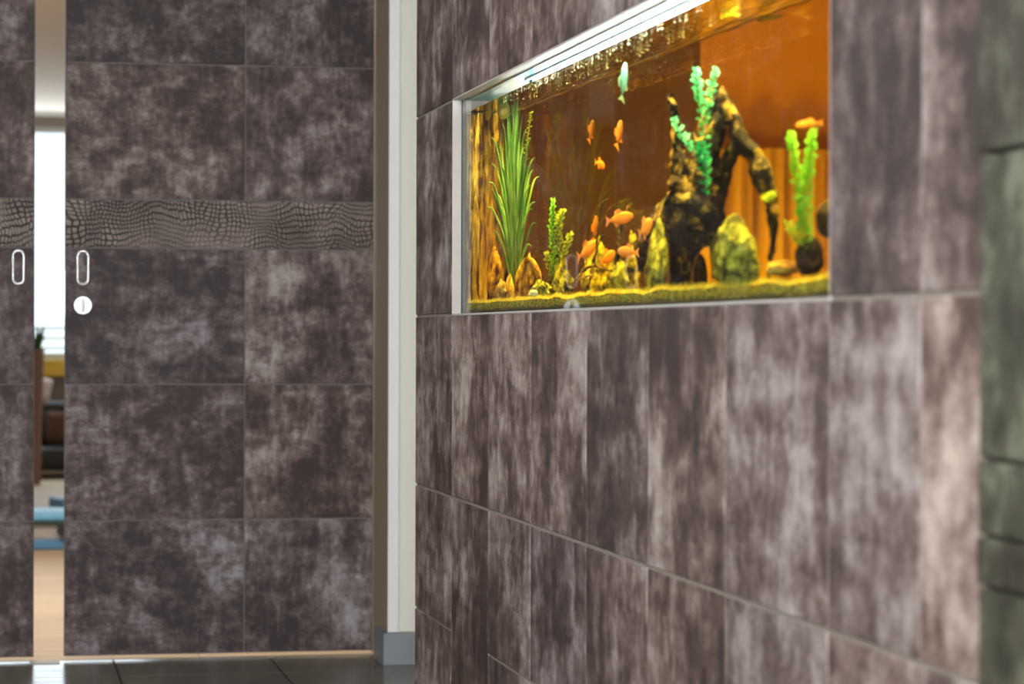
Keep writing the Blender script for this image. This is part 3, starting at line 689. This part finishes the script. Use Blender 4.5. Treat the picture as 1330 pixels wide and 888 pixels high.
wood(dw, 'branch', [(888, 245, -8, 9), (868, 262, -8, 9), (852, 284, -6, 8), (838, 300, -4, 8), (832, 322, -2, 8), (836, 352, 0, 9)], 1.12, M_DRIFT, 6)
wood(dw, 'branch', [(922, 292, 0, 12), (924, 308, 0, 8), (906, 320, 0, 5), (888, 335, 0, 7)], 1.14, M_DRIFT, 9)
wood(dw, 'lit_bark', [(868, 234, -16, 7), (884, 243, -18, 10), (900, 262, -20, 13), (903, 290, -19, 11), (915, 300, -16, 5)], 1.150, M_DRIFTL, 7, 18, .6)['label'] = 'yellow bark patch with lamp light painted in'  # these patches paint the lit parts of the wood
wood(dw, 'lit_bark', [(912, 222, -14, 4), (920, 238, -16, 9), (922, 262, -15, 6)], 1.147, M_DRIFTL, 8, 18, .6)
wood(dw, 'lit_bark', [(898, 172, -10, 2), (905, 184, -12, 4), (916, 176, -12, 3), (918, 150, -9, 2)], 1.143, M_DRIFTL, 10, 18, .6)
wood(dw, 'lit_bark', [(934, 112, -8, 3), (940, 132, -9, 6), (946, 156, -9, 4)], 1.125, M_DRIFTL, 11, 18, .6)
wood(dw, 'lit_bark', [(862, 268, -10, 3), (852, 286, -12, 5), (842, 296, -10, 3)], 1.113, M_DRIFTL, 12, 18, .6)
stem_plant('', [[(994, 262, 3), (999, 258, 7), (1003, 250, 3)]], 1.06, M_OLIVE, None, 6, 2, parent=dw)
# thin branch roots in the middle
rt = empty('branch_root', (0, 0, 0), 'thin brown branching root with curled tips beside the orange fish', 'driftwood')
for i, (pts, mt) in enumerate([([(737, 390, 0, 2.5), (745, 368, 0, 2), (757, 352, 0, 1.8), (770, 346, 0, 1.5), (778, 347, 0, 1)], M_DRIFT),
        ([(762, 385, 0, 2.5), (768, 350, 0, 2.2), (774, 322, 0, 2), (783, 305, 0, 1.5)], M_DRIFT),
        ([(774, 322, 0, 1.5), (777, 290, 0, 1.3), (779, 270, 0, 1.2), (783, 262, 0, 1.2), (788, 259, 0, 1)], M_DRIFT),
        ([(799, 350, 0, 3), (802, 325, 0, 2.4), (805, 300, 0, 2), (810, 282, 0, 1.6), (815, 266, 0, 1)], M_DRIFT),
        ([(752, 352, -8, 1), (760, 347, -8, 1.6), (770, 345, -8, 1)], M_DRIFTL), ([(742, 371, -8, 1), (755, 361, -8, 1.6), (768, 357, -8, 1)], M_DRIFTL),  # strips painting the light on the branch tops
        ([(772, 344, -8, 1), (782, 349, -8, 1.6), (794, 352, -8, 1.6)], M_DRIFTL)]):
    wood(rt, 'branch', pts, 1.10, mt, 20+i, 7, .1)

# fish
def fish(px, py, Lp, Hp, a, X, mat, finmat, label, face=1, yaw=0.0):
    """apparent length, height and slope (degrees) in the photograph turned into real size and pitch"""
    o0 = tk(px, py, X); m = mh(px)/.7*.73; mz = (tk(px, py, X)-tk(px, py+1, X)).length; a = math.radians(a)
    dx, dz = Lp*math.cos(a)*m, Lp*math.sin(a)*mz
    L = math.hypot(dx, dz); pitch = math.atan2(dz, dx); H = Hp*math.hypot(mz*math.cos(a), m*math.sin(a))
    root = empty('fish', o0, label, 'fish')
    ang = math.atan2(-math.sin(math.radians(43)), math.cos(math.radians(43)))  # horizontal direction square to the refracted view
    if face < 0: ang += PI
    root.rotation_euler = (0, -pitch, ang+yaw)
    b = B(); N = 14; rings = []
    for i in range(N+1):
        t = i/N; x = L*(.5-t*.82); rz = H*.5*(math.sin(PI*min(1, t*.93+.04))**.75)*(1-.35*t)+.0004; ry = rz*.42
        rings.append([b.verts.new((x, ry*math.cos(2*PI*k/12), rz*math.sin(2*PI*k/12))) for k in range(12)])
    for i in range(N):
        for k in range(12): b.faces.new((rings[i][k], rings[i][(k+1) % 12], rings[i+1][(k+1) % 12], rings[i+1][k]))
    b.faces.new(rings[0]); b.faces.new(list(reversed(rings[-1]))); obj('body', b, mat, root, True)
    def fin(name, poly, y=0, tilt=0):
        b = B(); a = [b.verts.new((p[0], y+tilt*p[1]-.0004, p[1])) for p in poly]; c = [b.verts.new((p[0], y+tilt*p[1]+.0004, p[1])) for p in poly]
        b.faces.new(a); b.faces.new(list(reversed(c))); n = len(a)
        for i in range(n): b.faces.new((a[i], c[i], c[(i+1) % n], a[(i+1) % n]))
        obj(name, b, finmat, root)
    fin('tail_fin', [(-L*.28, 0), (-L*.5, H*.45), (-L*.46, H*.08), (-L*.46, -H*.08), (-L*.5, -H*.45)])
    fin('dorsal_fin', [(L*.16, H*.38), (L*.0, H*.72), (-L*.16, H*.60), (-L*.18, H*.22)])
    fin('anal_fin', [(L*.02, -H*.36), (-L*.1, -H*.62), (-L*.2, -H*.2)])
    fin('pectoral_fin', [(L*.2, -H*.1), (L*.06, -H*.34), (L*.04, -H*.12)], H*.2, .2)
    for s in (-1, 1):
        b = B(); bmesh.ops.create_icosphere(b, subdivisions=2, radius=max(.0012, H*.06), matrix=Matrix.Translation((L*.37, s*H*.11, H*.10))); obj('eye', b, M_EYE, root, True)
    return root
fish(809, 107, 50, 10, 84, 1.06, M_TEAL, M_FINT, 'teal fish swimming head-up just below the surface')
fish(803, 284, 34, 17, 8, 1.06, M_ORANGE, M_FIN, 'large orange fish crossing the thin upright branch, facing right')
fish(761, 326, 30, 10, 38, 1.09, M_ORANGE, M_FIN, 'orange fish pointing up to the right above the curled root')
fish(788, 335, 22, 10, 32, 1.16, M_ORANGE, M_FIN, 'orange fish half hidden behind the root, lower right of its neighbour')
fish(815, 327, 26, 15, 6, 1.04, M_ORANGE, M_FIN, 'bright orange fish low beside the mossy boulder', -1)
fish(778, 213, 15, 7, -32, 1.2, M_ORANGE, M_FIN, 'small orange fish alone in open water, facing right')
fish(767, 171, 28, 7, 78, 1.20, M_AMBER, M_FIN, 'dim amber fish hanging upright, the left one of two')
fish(803, 175, 36, 9, 80, 1.18, M_AMBER, M_FIN, 'dim amber fish hanging upright under the teal fish')
fish(1050, 161, 34, 11, 0, 1.12, M_ORANGE, M_FIN, 'blurred orange fish above the right-hand green plant', -1)
fish(837, 297, 24, 11, 45, 1.04, M_ORANGE, M_FIN, 'orange fish nosing at the left foot of the big driftwood')
fish(772, 297, 34, 7, 84, 1.30, M_AMBER, M_FIN, 'slender reflection shaped as a dim rusty fish behind the curled branch tip')  # fish shape stands in for a slender upright reflection

# bubbles under the surface
b = B()
def bub(x, y, z, r): bmesh.ops.create_icosphere(b, subdivisions=1, radius=r, matrix=Matrix.Translation((x, y, z)) @ Matrix.Diagonal((1, 1.5, .8, 1)))
for k in range(340):
    u = R.random()**1.5; y = 3.75+1.6*R.betavariate(2.0, 1.8); x = 1.0+.30*u
    r = R.uniform(.0012, .0036); bub(x, y, 1.4255-r, r)
for k in range(70):
    y = R.uniform(3.9, 5.2); x = 1.0+.3*R.random(); r = R.uniform(.001, .0022); bub(x, y, 1.4255-R.uniform(.004, .04), r)
tag(obj('air_bubbles', b, M_BUB, None, True), 'small air bubbles gathered under the water surface', 'bubbles', None, 'stuff')
# glint along the rear glass is imitated by the yellow tube above
# ------------------------------------------------------------------ room behind the tank
b = B(); box(b, (1.42, 2.0, -.1), (5, 10.2, 0)); structure('floor_tank_room', b, M_WOOD)
b = B(); box(b, (1.50, 2.0, HC), (5, 10.2, HC+.1)); structure('ceiling_tank_room', b, M_CEIL)
b = B(); box(b, (1.425, 7.90, 0), (2.41, 8.0, HC)); structure('wall_tank_room_partition', b, M_BRW)
b = B(); box(b, (2.41, 8.018, 0), (2.43, 8.019, .01)); b.free()
b = B(); box(b, (1.5, 10.1, 0), (5, 10.2, HC)); structure('wall_tank_room_far', b, M_ORW)
b = B(); box(b, (4.9, 2.0, 0), (5.0, 10.2, HC)); structure('wall_tank_room_side', b, M_ORW)
b = B(); box(b, (1.42, 2.0, 0), (5.0, 2.1, HC)); structure('wall_tank_room_near', b, M_ORW)
b = B(); k = 130; fr_ = []; bk_ = []
for i in range(k+1):
    x = 2.2+2.2*i/k; y = 9.9+.035*math.sin(i*.8)+.02*math.sin(i*1.9)
    fr_.append((b.verts.new((x, y-.006, .03)), b.verts.new((x, y-.006, 1.67)))); bk_.append((b.verts.new((x, y+.006, .03)), b.verts.new((x, y+.006, 1.67))))
for i in range(k):
    b.faces.new((fr_[i][0], fr_[i+1][0], fr_[i+1][1], fr_[i][1])); b.faces.new((bk_[i+1][0], bk_[i][0], bk_[i][1], bk_[i+1][1]))
    b.faces.new((fr_[i][1], fr_[i+1][1], bk_[i+1][1], bk_[i][1]))
tag(obj('curtain', b, M_ORC, None, True), 'orange pleated curtain seen through the right half of the tank', 'curtain')
